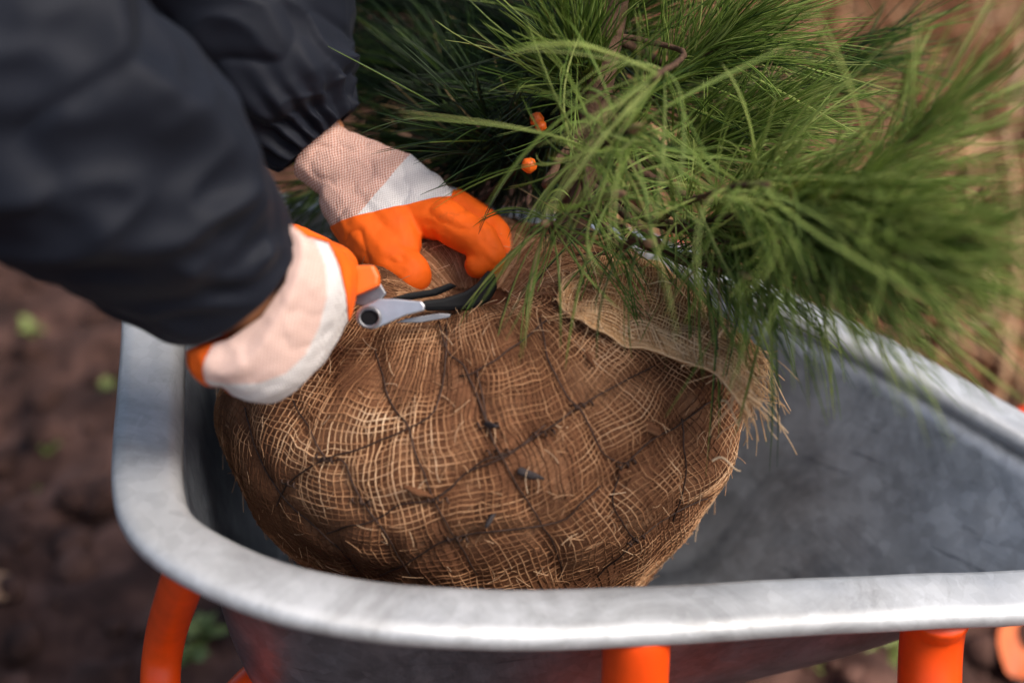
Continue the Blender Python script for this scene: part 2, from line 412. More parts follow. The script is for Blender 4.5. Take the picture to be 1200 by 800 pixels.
def push(p, dd, depth=.0030, wid=.008):
    d = p - BC; d /= np.linalg.norm(d, axis=-1, keepdims=True)
    return p - d * (depth * np.exp(-(dd / wid) ** 2) - .0012 * np.clip(dd / .03, 0, 1))[..., None]
RBALL = thing('root_ball', 'large brown root ball wrapped in coarse burlap and wire net', 'root ball')
dd = dents(S0); S1 = push(S0, dd); dirn = (S1 - BC) / np.linalg.norm(S1 - BC, axis=-1, keepdims=True)
sm = fbm(S1, 15, 4, 77)                                     # where soil has worked through the weave
mud = np.clip((sm - .04) * 2.2, 0, 1)
core = S1 - dirn * (.0022 - .0024 * mud + .0010 * np.abs(fbm(S1, 90, 2, 5)))[..., None]
link('soil_core', mesh_np('soil_core', core.reshape(-1, 3), FB), m_core, RBALL)['label'] = 'reddish brown soil showing between the threads'
# weave: straight threads of a flat cloth gathered up round the ball
CIRC = 2 * math.pi * .215
def weave_thread(axis, k, spacing, step):
    """one straight thread of the cloth: in the unrolled cloth x runs round the ball, y up it"""
    ang = math.radians(13 if axis == 0 else 101); d = np.array([math.cos(ang), math.sin(ang)]); nn = np.array([-d[1], d[0]])
    c = (k + rng.normal(0, .13)) * spacing; mid = np.array([CIRC / 2, plen * .5])
    L = CIRC * .75 if axis == 0 else plen * .75; n = int(2 * L / step); s = np.linspace(-L, L, n)
    q = mid + nn * c + d * s[:, None]; q = np.concatenate([q, np.zeros((n, 1))], 1)
    wx = .020 * vnoise(q, 7, 3) + .007 * vnoise(q, 24, 4) + .0015 * vnoise(q + axis * 9, 90, 5 + axis)
    wy = .020 * vnoise(q, 7, 13) + .007 * vnoise(q, 24, 14) + .0015 * vnoise(q + axis * 9, 90, 15 + axis)
    return q[:, 0] + wx, q[:, 1] + wy, s
def build_weave(spacing=.0053, step=.0042):
    Vs, Fs, Ts, o = [], [], [], 0
    K = int(.85 / spacing)
    for axis in (0, 1):
        for k in range(-K, K + 1):
            t = weave_thread(axis, k, spacing, step)
            if t is None: continue
            a, b_, s = t; ins = (a > 0) & (a < CIRC) & (b_ > .04) & (b_ < plen * .955)
            if ins.sum() < 6: continue
            a, b_, s = a[ins], b_[ins], s[ins]
            rho = b_; phi = math.pi / 2 + a / CIRC * 2 * math.pi; ok = np.ones(len(a), bool); ok[1:] &= np.abs(np.diff(a)) + np.abs(np.diff(b_)) < .02
            p = ball_point(rho, phi, np.zeros_like(rho)); dd = dents(p); p = push(p, dd); d = p - BC; d /= np.linalg.norm(d, axis=-1, keepdims=True)
            mu = np.clip((fbm(p, 15, 4, 77) - .04) * 2.2, 0, 1); pale = np.clip((fbm(p, 9, 3, 55) - .1) * 1.6, 0, 1)
            off = .0004 * np.sin(s / spacing * math.pi + k * math.pi + axis * 1.57) + .0007 * vnoise(p, 60, 50 + axis) + .0003
            p = p + d * off[:, None]
            # cut where threads have broken
            br = vnoise(p + axis * 5, 38, 90 + axis) > .80; ok &= ~br
            runs = np.split(np.arange(len(s)), np.where(np.diff(ok.astype(int)) != 0)[0] + 1)
            tint0 = rng.normal(.46, .13)
            for run in runs:
                if not ok[run[0]] or len(run) < 4: continue
                pth = p[run][None]; r0 = .00048 * rng.uniform(.7, 1.35) * (1 + .25 * vnoise(p[run], 140, 7))
                V, F, _ = strands(pth, r0[None], None, 3)
                Vs.append(V); Fs.append(F + o); o += len(V)
                Ts.append(np.repeat(tint0 - .06 - .42 * mu[run] + .34 * pale[run] - .15 * np.exp(-(dd[run] / .008) ** 2) + .13 * np.clip((p[run][:, 0] - BC[0]) / .2, -1, 1) , 3))  # last term paints the brighter lit right side into the thread tint
    return mesh_np('burlap', np.vstack(Vs), np.vstack(Fs), np.concatenate(Ts))
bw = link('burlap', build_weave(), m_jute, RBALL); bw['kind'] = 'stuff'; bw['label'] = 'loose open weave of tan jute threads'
# stray fibres
n = 1500; rho = rng.uniform(.2, .92, n) * plen; phi = rng.uniform(0, 6.283, n)
p0 = ball_point(rho, phi, np.zeros(n)); p0 = push(p0, dents(p0)); d = (p0 - BC) / np.linalg.norm(p0 - BC, axis=1, keepdims=True)
tv = np.cross(d, rng.normal(size=(n, 3))); tv /= np.linalg.norm(tv, axis=1, keepdims=True); L = rng.uniform(.005, .018, n)
s = np.linspace(0, 1, 6)[None, :, None]; bend = np.cross(d, tv) * rng.normal(0, .35, (n, 1))
pth = p0[:, None] + d[:, None] * .001 + L[:, None, None] * (tv[:, None] * s + bend[:, None] * s ** 2 + d[:, None] * (np.abs(rng.normal(0, .22, (n, 1, 1))) * s))
V, F, tv_ = strands(pth, np.full((n, 6), .00028), rng.normal(.66, .15, n))
fz = link('loose_fibre', mesh_np('loose_fibre', V, F, tv_), m_jute, RBALL); fz['kind'] = 'stuff'
# net wires
for w_ in wires:
    q = resample(w_, max(12, int(len(w_) * 2.2))); q = q + .0012 * np.stack([vnoise(q, 70, 1), vnoise(q, 70, 2), vnoise(q, 70, 3)], -1)
    q = push(q, np.zeros(len(q))); d = q - BC; d /= np.linalg.norm(d, axis=1, keepdims=True)
    q = q + d * (.0018 + .0016 * vnoise(q, 35, 9))[:, None]
    link('net_wire', tube_mesh('net_wire', q, .00072, 6), m_wire, RBALL)
# twisted knots where strands meet
def knot(p, d):
    t = np.linspace(0, 1, 26); a = t * 6.283 * 2.6; u_ = np.cross(d, [0.3, .2, 1.0]); u_ /= np.linalg.norm(u_); v_ = np.cross(d, u_)
    q = p + (t[:, None] - .5) * .02 * (u_ * .9 + v_ * .3) + .0022 * (np.cos(a)[:, None] * v_ + np.sin(a)[:, None] * d) + d * .002
    link('wire_knot', tube_mesh('wire_knot', q, .0009, 5), m_wire, RBALL)
for u, v in [(683, 475), (584, 530), (380, 537), (513, 586), (638, 508), (735, 545), (536, 632), (423, 588), (746, 634), (572, 498), (338, 566)]:
    p = on_ball(u, v)
    if p is not None: knot(push(p[None], np.zeros(1))[0], (p - BC) / np.linalg.norm(p - BC))
m_bark0 = simple('bark_bit', (.030, .022, .022), .85, 0, .4, 200, .5)
# dark bark bits and pale clay crumbs pressed into the weave
for u, v, r_, mt in [(622, 556, .011, m_bark0), (574, 497, .008, m_bark0), (730, 552, .008, m_core), (745, 560, .007, m_core), (576, 605, .008, m_bark0), (490, 576, .010, m_core), (760, 500, .010, m_core), (690, 420, .008, m_core)]:
    p = on_ball(u, v)
    if p is None: continue
    me = blob_mesh('crumb', r_, int(u), 2, .6); o_ = link('crumb', me, mt, RBALL); o_.location = p; o_.rotation_euler = (1.0, .4, u)
    o_.scale = (1.15, .32, .40)

# ------------------------------------------------------------------ loose end of the burlap
def ball_t(u, v):
    p = on_ball(u, v); return None if p is None else float((p - CAM).dot(FWD))
def over_ball(u, v, t, gap=.012):
    b_ = ball_t(u, v); return P(u, v, t if b_ is None else min(t, b_ - gap))
rows = [[(662, 330, 1.24), (700, 300, 1.26), (745, 308, 1.25), (795, 330, 1.21), (842, 362, 1.17), (884, 402, 1.13)],
        [(658, 340, 1.20), (690, 330, 1.20), (740, 342, 1.18), (790, 358, 1.16), (840, 385, 1.13), (886, 426, 1.105)],
        [(656, 350, 1.16), (680, 362, 1.15), (735, 375, 1.13), (785, 386, 1.12), (834, 410, 1.10), (882, 450, 1.088)],
        [(658, 356, 1.15), (690, 385, 1.12), (745, 398, 1.10), (795, 408, 1.095), (836, 432, 1.085), (868, 472, 1.075)]]
ctl = np.array([[over_ball(*q, gap=.010) for q in r_] for r_ in rows])
gu = np.array([spline(r_, 60) for r_ in ctl]); SH = np.stack([spline(gu[:, j], 26) for j in range(60)], 1)   # 26 x 60
SH[..., 2] += .009 * fbm(SH, 16, 3, 8); SH += .004 * np.stack([fbm(SH, 40, 2, k) for k in (1, 2, 3)], -1)
idx = np.arange(26 * 60).reshape(26, 60); F = np.stack([idx[:-1, :-1], idx[:-1, 1:], idx[1:, 1:], idx[1:, :-1]], -1).reshape(-1, 4)
fl = link('burlap_flap', mesh_np('burlap_flap', SH.reshape(-1, 3), F, (.16 + .2 * fbm(SH.reshape(-1, 3), 60, 3, 4))), m_flap, RBALL)
fl['label'] = 'pale folded burlap end with frayed fringe'
md = fl.modifiers.new('cloth', 'SOLIDIFY'); md.thickness = .0016; md.offset = 0
Vs, Fs, Ts, o = [], [], [], 0
def add_strand(p, r_, tint):
    global o
    V, F, _ = strands(np.asarray(p)[None], np.broadcast_to(r_, (1, len(p))), None, 3); Vs.append(V); Fs.append(F + o); Ts.append(np.full(len(V), tint)); o += len(V)
def lift(p): return p + np.array([0, -.3, .9]) * .0014
for i in range(0, 26):
    p = resample(SH[i], 90); add_strand(lift(p) + .0008 * np.stack([vnoise(p, 90, i + k) for k in (0, 1, 2)], -1), .00085, rng.normal(.58, .2))
for j in np.linspace(0, 59, 74):
    a_ = int(j); f_ = j - a_; c_ = SH[:, a_] * (1 - f_) + SH[:, min(59, a_ + 1)] * f_
    p = resample(c_, 44); add_strand(lift(p) + .0008 * np.stack([vnoise(p, 90, a_ + k + 40) for k in (0, 1, 2)], -1), .00085, rng.normal(.58, .2))
for k in range(150):                                        # frayed threads hanging off the end
    i = rng.integers(2, 26); st = SH[i, 59 - rng.integers(0, 5)]; L = .010 + .026 * rng.random() ** 1.5; t = np.linspace(0, 1, 10)[:, None]
    d0 = np.array([np.clip(rng.normal(.45, .3), -.2, .9), rng.normal(-.25, .25), rng.normal(-.3, .3)])
    p = st + L * (d0 * t + np.array([0, 0, -.75]) * t ** 2 + np.clip(rng.normal(0, .4, 3), -.5, .5) * t ** 2 + .12 * np.sin(t * rng.uniform(4, 9) + rng.uniform(0, 6)) * rng.normal(0, 1, 3) * t); add_strand(p, np.linspace(.0013, .0005, 10) * rng.uniform(.4, 1.1), rng.normal(.70, .18))
for k in range(260):                                        # fuzz along the lower edge and over the cloth
    i = rng.integers(0, 26); st = lift(SH[i, rng.integers(0, 60)]); L = rng.uniform(.006, .022); t = np.linspace(0, 1, 6)[:, None]
    add_strand(st + L * (rng.normal(0, .6, 3) * t + np.array([0, -.2, .2]) * t + rng.normal(0, .3, 3) * t ** 2), .00028, rng.normal(.8, .12))
for (u, v), (u2, v2) in [((842, 395), (865, 378)), ((835, 540), (868, 546)), ((845, 470), (866, 490))]:
    a_, b_ = P(u, v, 1.10), P(u2, v2, 1.09); t = np.linspace(0, 1, 10)[:, None]; add_strand(a_ + (b_ - a_) * t + .004 * np.sin(t * 5) * UP, np.linspace(.0012, .0006, 10), .95)
fr = link('flap_thread', mesh_np('flap_thread', np.vstack(Vs), np.vstack(Fs), np.concatenate(Ts)), m_flap, fl); fr['kind'] = 'stuff'

# ------------------------------------------------------------------ pine tree
m_bark = simple('pine_bark', (.085, .048, .030), .9, 0, .5, 60, .8, .2, .003)
m_bud = simple('pale_bud', (.34, .20, .12), .8, 0, .3, 150, .4, .2)
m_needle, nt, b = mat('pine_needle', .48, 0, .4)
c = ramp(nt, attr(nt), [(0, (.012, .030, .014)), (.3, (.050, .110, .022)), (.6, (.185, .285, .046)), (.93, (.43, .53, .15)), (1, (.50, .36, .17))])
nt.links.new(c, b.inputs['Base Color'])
tr = nt.nodes.new('ShaderNodeBsdfTranslucent'); nt.links.new(c, tr.inputs[0]); mx = nt.nodes.new('ShaderNodeMixShader'); mx.inputs[0].default_value = .38
nt.links.new(b.outputs[0], mx.inputs[1]); nt.links.new(tr.outputs[0], mx.inputs[2]); nt.links.new(mx.outputs[0], nt.nodes['Material Output'].inputs[0])
PINE = thing('pine_tree', 'young pine with long green needles standing in the burlap root ball', 'pine tree')
base = np.array([.045, 1.035, .690])
trunk_pts = np.array([base, [.055, 1.065, .77], [.075, 1.11, .87], [.10, 1.17, 1.0], [.14, 1.25, 1.2], [.18, 1.32, 1.45], [.20, 1.36, 1.75]])
tk = spline(trunk_pts, 60)
link('trunk', tube_mesh('trunk', tk + .002 * np.stack([vnoise(tk, 40, k) for k in (0, 1, 2)], -1), np.linspace(.017, .005, 60), 12), m_bark, PINE)
def on_trunk(z): 
    i = np.argmin(abs(tk[:, 2] - z)); return tk[i]
NTOT = 0
KEEP = [(P(u, v, t), r_) for u, v, t, r_ in [(374, 164, 1.262, .06), (420, 206, 1.255, .055), (455, 226, 1.25, .06), (492, 246, 1.24, .05), (525, 258, 1.235, .040), (555, 275, 1.235, .032), (430, 272, 1.225, .035), (458, 305, 1.205, .03), (482, 322, 1.195, .024),
        (352, 128, 1.26, .085), (325, 82, 1.25, .10), (280, 0, 1.24, .10), (235, -90, 1.23, .10), (300, 370, 1.0, .09), (200, 279, .98, .10), (540, 245, 1.27, .035), (520, 345, 1.13, .02), (560, 340, 1.13, .02)]]
def shoot(pts, n, L=.115, start=.25, ang=(30, 62), droop=.22, tint=.5, rad=.00062, stem=.0042, bud=True, curl=.30, bias=None):
    global NTOT
    c = resample(spline(np.array(pts), 60), 40); T, N, B = frames(c)
    r_ = np.linspace(stem, .0022, 40)
    br = link('branch', tube_mesh('branch', c + .0012 * np.stack([vnoise(c, 120, k) for k in (0, 1, 2)], -1), r_, 7), m_bark, PINE)
    if bud:
        e = c[-1]; q = np.array([e - T[-1] * .004, e + T[-1] * .003, e + T[-1] * .010, e + T[-1] * .015]); link('bud', tube_mesh('bud', resample(q, 8), [.0024, .0032, .0036, .0034, .003, .0024, .0015, .0005], 8), m_bud, br)
    NTOT += n; nreq = n
    s = start + (1 - start) * rng.random(n) ** .8; i = np.clip((s * 39).astype(int), 0, 39)
    a = rng.uniform(0, 6.283, n); th = np.radians(np.interp(s, [start, 1], [ang[1], ang[0]]) + rng.normal(0, 15, n))
    rd = np.cos(a)[:, None] * N[i] + np.sin(a)[:, None] * B[i]
    d = np.cos(th)[:, None] * T[i] + np.sin(th)[:, None] * rd
    if bias is not None: d = d + np.asarray(bias) * rng.uniform(.3, 1, (n, 1)); d /= np.linalg.norm(d, axis=1, keepdims=True)
    Ln = L * rng.uniform(.65, 1.15, n); M = 9; t = np.linspace(0, 1, M)[None, :, None]
    bend = rng.normal(0, curl, (n, 1, 3)) * .5 - rd[:, None] * curl * .35
    g = np.array([0, 0, -1.0]) * droop * rng.uniform(.2, 1.7, (n, 1, 1))
    p0 = c[i] + rd * r_[i][:, None] * .6
    pth = p0[:, None] + Ln[:, None, None] * (d[:, None] * t + (bend + g) * t ** 2)
    sep = rng.normal(0, .0035, (n, 1, 3)) * t                # partner needle of each pair opens slightly
    pth2 = pth + sep
    okm = np.ones(n, bool)
    for kc, kr in KEEP: okm &= (np.linalg.norm(pth - kc, axis=2) > kr).all(1)
    qb = (pth - BC) / np.array([.225, .18, .155]); okm &= (np.linalg.norm(qb, axis=2) > 1.0).all(1)
    pth, pth2 = pth[okm], pth2[okm]; n = len(pth)
    allp = np.concatenate([pth, pth2]); R = rad * rng.uniform(.8, 1.2, (2 * n, 1)) * np.array([.9, 1, 1, 1, 1, .95, .85, .65, .2])[None]
    tn = np.clip(rng.normal(tint, .2, 2 * n), 0, .94); dead = rng.random(2 * n) < .012; tn[dead] = 1.0
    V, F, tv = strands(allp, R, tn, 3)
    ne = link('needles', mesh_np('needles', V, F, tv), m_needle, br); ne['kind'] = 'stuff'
    return br
T0 = lambda z: on_trunk(z)
# lit shoots to the right, towards the camera: light put into a bright tint
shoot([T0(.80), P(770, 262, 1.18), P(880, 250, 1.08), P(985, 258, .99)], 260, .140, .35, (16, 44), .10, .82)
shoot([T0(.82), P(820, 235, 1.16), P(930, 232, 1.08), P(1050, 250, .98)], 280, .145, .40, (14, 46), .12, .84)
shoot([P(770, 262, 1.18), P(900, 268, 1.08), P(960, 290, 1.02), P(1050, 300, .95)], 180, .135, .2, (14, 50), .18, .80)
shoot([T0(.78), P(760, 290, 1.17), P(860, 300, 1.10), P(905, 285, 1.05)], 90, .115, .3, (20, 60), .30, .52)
shoot([T0(.84), P(640, 215, 1.16), P(690, 178, 1.09), P(742, 152, 1.03)], 80, .095, .6, (40, 95), .15, .68, curl=.8)
shoot([T0(.80), P(690, 240, 1.13), P(700, 232, 1.08), P(722, 228, 1.05)], 26, .11, .35, (40, 95), .35, .62, curl=.5)
# needles hanging over the ball
shoot([T0(.79), P(660, 262, 1.16), P(645, 262, 1.11), P(640, 262, 1.09)], 38, .105, .2, (35, 90), .55, .52, bias=(0, -.15, -.7))
shoot([T0(.79), P(720, 285, 1.15), P(740, 282, 1.10), P(760, 285, 1.07)], 26, .105, .2, (35, 90), .5, .50, bias=(.1, -.1, -.65))
shoot([T0(.79), P(790, 300, 1.15), P(830, 310, 1.10), P(870, 322, 1.06)], 30, .105, .25, (30, 80), .45, .52, bias=(.15, 0, -.55))
shoot([P(770, 262, 1.18), P(880, 290, 1.08), P(930, 320, 1.03), P(990, 335, 1.0)], 40, .105, .15, (25, 70), .45, .56, bias=(.1, 0, -.4))
# upper right
shoot([T0(.86), P(740, 130, 1.24), P(800, 80, 1.22), P(850, 50, 1.20)], 300, .125, .25, (22, 60), .10, .62)
shoot([T0(.85), P(760, 190, 1.25), P(830, 170, 1.22), P(890, 150, 1.20)], 300, .120, .3, (18, 58), .12, .64)
shoot([T0(.88), P(700, 80, 1.28), P(720, 30, 1.26), P(760, -20, 1.25)], 300, .125, .2, (22, 64), .08, .48)
shoot([T0(.88), P(690, 120, 1.22), P(680, 90, 1.18), P(672, 60, 1.15)], 170, .12, .35, (12, 50), .05, .52)
shoot([T0(.9), P(860, 110, 1.35), P(960, 90, 1.33), P(1020, 60, 1.32)], 220, .12, .3, (20, 60), .12, .42)
# pale long needles of the shoot that points at the camera
shoot([T0(.9), P(800, 60, 1.16), P(765, 92, 1.0)], 15, .155, .8, (20, 60), .25, .9, rad=.0006, bias=(-.75, 0, -.45), curl=.3, bud=False, stem=.0025)
shoot([P(770, 262, 1.18), P(800, 240, 1.1), P(850, 222, 1.02), P(900, 215, .97)], 24, .14, .15, (25, 80), .3, .80, bias=(.1, 0, -.3), curl=.8, bud=False, stem=.0025)
shoot([P(880, 250, 1.08), P(980, 228, 1.05), P(1040, 185, 1.02), P(1085, 150, 1.0)], 110, .12, .2, (10, 38), .06, .82)
shoot([P(880, 250, 1.08), P(1000, 290, 1.0), P(1080, 300, .95), P(1130, 280, .92)], 90, .13, .1, (12, 40), .10, .84)
# shaded side behind the gloves: shade put into a very dark tint
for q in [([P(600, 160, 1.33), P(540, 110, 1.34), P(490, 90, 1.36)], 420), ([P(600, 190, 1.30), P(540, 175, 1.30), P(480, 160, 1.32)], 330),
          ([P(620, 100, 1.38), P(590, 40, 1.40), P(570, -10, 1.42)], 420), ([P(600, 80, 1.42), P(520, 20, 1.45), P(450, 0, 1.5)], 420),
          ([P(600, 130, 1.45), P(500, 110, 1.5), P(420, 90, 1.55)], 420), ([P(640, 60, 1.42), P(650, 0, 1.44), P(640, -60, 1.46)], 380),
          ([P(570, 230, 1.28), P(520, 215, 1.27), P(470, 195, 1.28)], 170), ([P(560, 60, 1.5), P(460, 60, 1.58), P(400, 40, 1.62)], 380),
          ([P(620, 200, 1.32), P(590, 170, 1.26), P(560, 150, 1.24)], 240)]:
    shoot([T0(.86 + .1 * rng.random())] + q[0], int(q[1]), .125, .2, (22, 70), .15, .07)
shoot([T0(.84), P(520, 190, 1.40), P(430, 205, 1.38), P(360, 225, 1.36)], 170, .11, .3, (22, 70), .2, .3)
# higher whorls, over the frame
for k in range(9):
    z = 1.0 + .045 * k; a = k * 2.4; st = T0(z); R_ = .34 - .012 * k; e = st + np.array([math.cos(a) * R_, abs(math.sin(a)) * R_ * .9 + .04, .10])
    shoot([st, st * .6 + e * .4 + [0, 0, .0], e], 300, .12, .25, (22, 65), .12, .35)
# orange beads caught between needles
def bead(u, v, t, r_):
    bm = bmesh.new(); bmesh.ops.create_uvsphere(bm, u_segments=14, v_segments=10, radius=r_)
    for vtx in bm.verts:
        a = math.atan2(vtx.co.y, vtx.co.x); vtx.co *= 1 + .07 * math.cos(5 * a); vtx.co.z *= .85
    me = bpy.data.meshes.new('berry'); bm.to_mesh(me); bm.free()
    for p in me.polygons: p.use_smooth = True
    return me
for k, (u, v, t, r_) in enumerate([(629, 140, 1.20, .0062), (620, 194, 1.17, .0066), (634, 148, 1.19, .005)]):
    o_ = link('berry', bead(u, v, t, r_), m_orangeplastic); o_.location = P(u, v, t); o_.rotation_euler = (1, .3 * k, 0)
    tag(o_, ['larger glossy orange berry touching a smaller one among the dark pine twigs', 'single glossy orange berry on the dark twigs just above the far glove', 'smallest orange berry tucked against the larger berry among the twigs'][k], 'berry', 'orange berries among the needles')

# ------------------------------------------------------------------ person: bending over the barrow, only the forearms come into view
def capsule_into(bm, a, b_, ra, rb, seg=12):
    a, b_ = np.asarray(a, float), np.asarray(b_, float); d = b_ - a; L = np.linalg.norm(d); d = d / (L + 1e-9)
    u_ = np.cross(d, [0, 0, 1.0] if abs(d[2]) < .9 else [1.0, 0, 0]); u_ /= np.linalg.norm(u_); v_ = np.cross(d, u_)
    prof_ = [(a - d * ra * math.cos(t), ra * math.sin(t)) for t in np.linspace(.15, 1.5, 5)] + [(b_ + d * rb * math.sin(t), rb * math.cos(t)) for t in np.linspace(.07, 1.42, 5)]
    rg = [[bm.verts.new(tuple(c_ + r_ * (math.cos(x) * u_ + math.sin(x) * v_))) for x in np.linspace(0, 2 * math.pi, seg, endpoint=False)] for c_, r_ in prof_]
    for i in range(len(rg) - 1):
        for j in range(seg): bm.faces.new((rg[i][j], rg[i][(j + 1) % seg], rg[i + 1][(j + 1) % seg], rg[i + 1][j]))
    bm.faces.new(rg[0][::-1]); bm.faces.new(rg[-1])
def loft_into(bm, rgs):
    vv = [[bm.verts.new(tuple(p)) for p in r_] for r_ in rgs]; n = len(vv[0])
    for i in range(len(vv) - 1):
        for j in range(n): bm.faces.new((vv[i][j], vv[i][(j + 1) % n], vv[i + 1][(j + 1) % n], vv[i + 1][j]))
    bm.faces.new(vv[0][::-1]); bm.faces.new(vv[-1])
def ering(c_, M, m_, n=28, e=.8):
    t = np.arange(n) / n * 2 * math.pi; f = lambda x: np.sign(x) * np.abs(x) ** e
    return c_ + f(np.cos(t))[:, None] * M + f(np.sin(t))[:, None] * m_
def fuse(bm, voxel, smooth=6, fac=.5):
    """melt the pieces into one continuous surface"""
    bmesh.ops.recalc_face_normals(bm, faces=bm.faces)
    me = bpy.data.meshes.new('fuse'); bm.to_mesh(me); bm.free(); o_ = bpy.data.objects.new('fuse', me); COL.objects.link(o_)
    r_ = o_.modifiers.new('r', 'REMESH'); r_.mode = 'VOXEL'; r_.voxel_size = voxel; r_.use_smooth_shade = True
    s_ = o_.modifiers.new('s', 'SMOOTH'); s_.iterations = smooth; s_.factor = fac
    bpy.context.view_layer.update(); dg = bpy.context.evaluated_depsgraph_get()
    out = bpy.data.meshes.new_from_object(o_.evaluated_get(dg)); bpy.data.objects.remove(o_); bpy.data.meshes.remove(me)
    return out
def cut(me, planes, grow=0.0, name='piece'):
    """keep the part on the positive side of every plane (co, normal)"""
    bm = bmesh.new(); bm.from_mesh(me)
    for co, no in planes:
        bmesh.ops.bisect_plane(bm, geom=bm.verts[:] + bm.edges[:] + bm.faces[:], plane_co=tuple(co), plane_no=tuple(no), clear_inner=True)
    bm.normal_update()
    if grow:
        for v, nn in [(v, v.normal.copy()) for v in bm.verts]: v.co += nn * grow
    out = bpy.data.meshes.new(name); bm.to_mesh(out); bm.free()
    for p in out.polygons: p.use_smooth = True
    return out
def displace(me, fn):
    n = len(me.vertices); co = np.empty(n * 3, np.float32); me.vertices.foreach_get('co', co); no = np.empty(n * 3, np.float32); me.vertices.foreach_get('normal', no)
    co = co.reshape(-1, 3); no = no.reshape(-1, 3); co = co + no * fn(co)[:, None]; me.vertices.foreach_set('co', co.astype(np.float32).ravel()); me.update()

# jacket cloth
m_jacket, nt, b = mat('black_nylon', .68, 0, .2)
c = ramp(nt, noise(nt, 6, 5, .6), [(.3, (.005, .0065, .012)), (.7, (.0085, .0105, .018))]); nt.links.new(c, b.inputs['Base Color'])
b.inputs['Sheen Weight'].default_value = .02; b.inputs['Sheen Roughness'].default_value = .4
bump(nt, b, noise(nt, 700, 2, .5), .08, .0005)
m_skin = simple('skin', (.46, .19, .09), .5, 0, .12, 30, .1)
m_trouser = simple('dark_trousers', (.02, .022, .03), .8, 0, .2, 20, .1)
m_hair = simple('dark_hair', (.02, .012, .008), .6, 0, .4, 90, .5)
def knit(name, ca, cb, scale, strength, cdir):
    m, nt, b = mat(name, .9, 0, .15)
    tc = nt.nodes.new('ShaderNodeTexCoord').outputs['Object']
    mp = nt.nodes.new('ShaderNodeMapping'); mp.inputs['Rotation'].default_value = cdir; nt.links.new(tc, mp.inputs[0])
    sx = nt.nodes.new('ShaderNodeSeparateXYZ'); nt.links.new(mp.outputs[0], sx.inputs[0])
    wv = noise(nt, 60, 2); wv = math_n(nt, 'MULTIPLY', wv, .004)
    row = math_n(nt, 'SINE', math_n(nt, 'MULTIPLY', math_n(nt, 'ADD', sx.outputs[0], wv), scale))
    colm = math_n(nt, 'SINE', math_n(nt, 'MULTIPLY', math_n(nt, 'ADD', sx.outputs[1], wv), scale * .8))
    h = math_n(nt, 'MULTIPLY', row, colm); h = math_n(nt, 'ADD', math_n(nt, 'MULTIPLY', h, .5), .5)
    c = ramp(nt, h, [(.30, cb), (.60, ca)]); c = mixc(nt, .5, c, ramp(nt, noise(nt, 25, 5), [(.35, (.8, .78, .76)), (.65, (1, 1, 1))]), 'MULTIPLY')
    c = mixc(nt, ramp(nt, noise(nt, 16, 7, .7), [(.60, (0, 0, 0)), (.78, (.45, .45, .45))]), c, (.30, .20, .14)); nt.links.new(c, b.inputs['Base Color']); bump(nt, b, h, strength, .0012)
    return m
m_knit_pink = knit('pink_knit', (.80, .58, .50), (.52, .20, .13), 2150, .7, (PITCH - math.pi / 2, 0, .6))
m_knit_white = knit('white_knit', (.80, .77, .75), (.60, .55, .54), 2500, .4, (PITCH - math.pi / 2, 0, .6))
m_knit_pink2 = knit('soft_pink_knit', (.80, .60, .53), (.66, .40, .33), 2300, .3, (PITCH - math.pi / 2, 0, -.5))
m_latex = simple('orange_latex', (.86, .125, .006), .68, 0, .16, 28, .5, .25, .0012)

nt = m_latex.node_tree; b = nt.nodes['Principled BSDF']; c0 = b.inputs['Base Color'].links[0].from_socket
nt.links.new(mixc(nt, ramp(nt, noise(nt, 30, 8, .72), [(.58, (0, 0, 0)), (.75, (.55, .55, .55))]), c0, (.16, .050, .016)), b.inputs['Base Color'])
PERSON = thing('person', 'person in a black padded jacket and orange coated work gloves bending over the wheelbarrow', 'person')
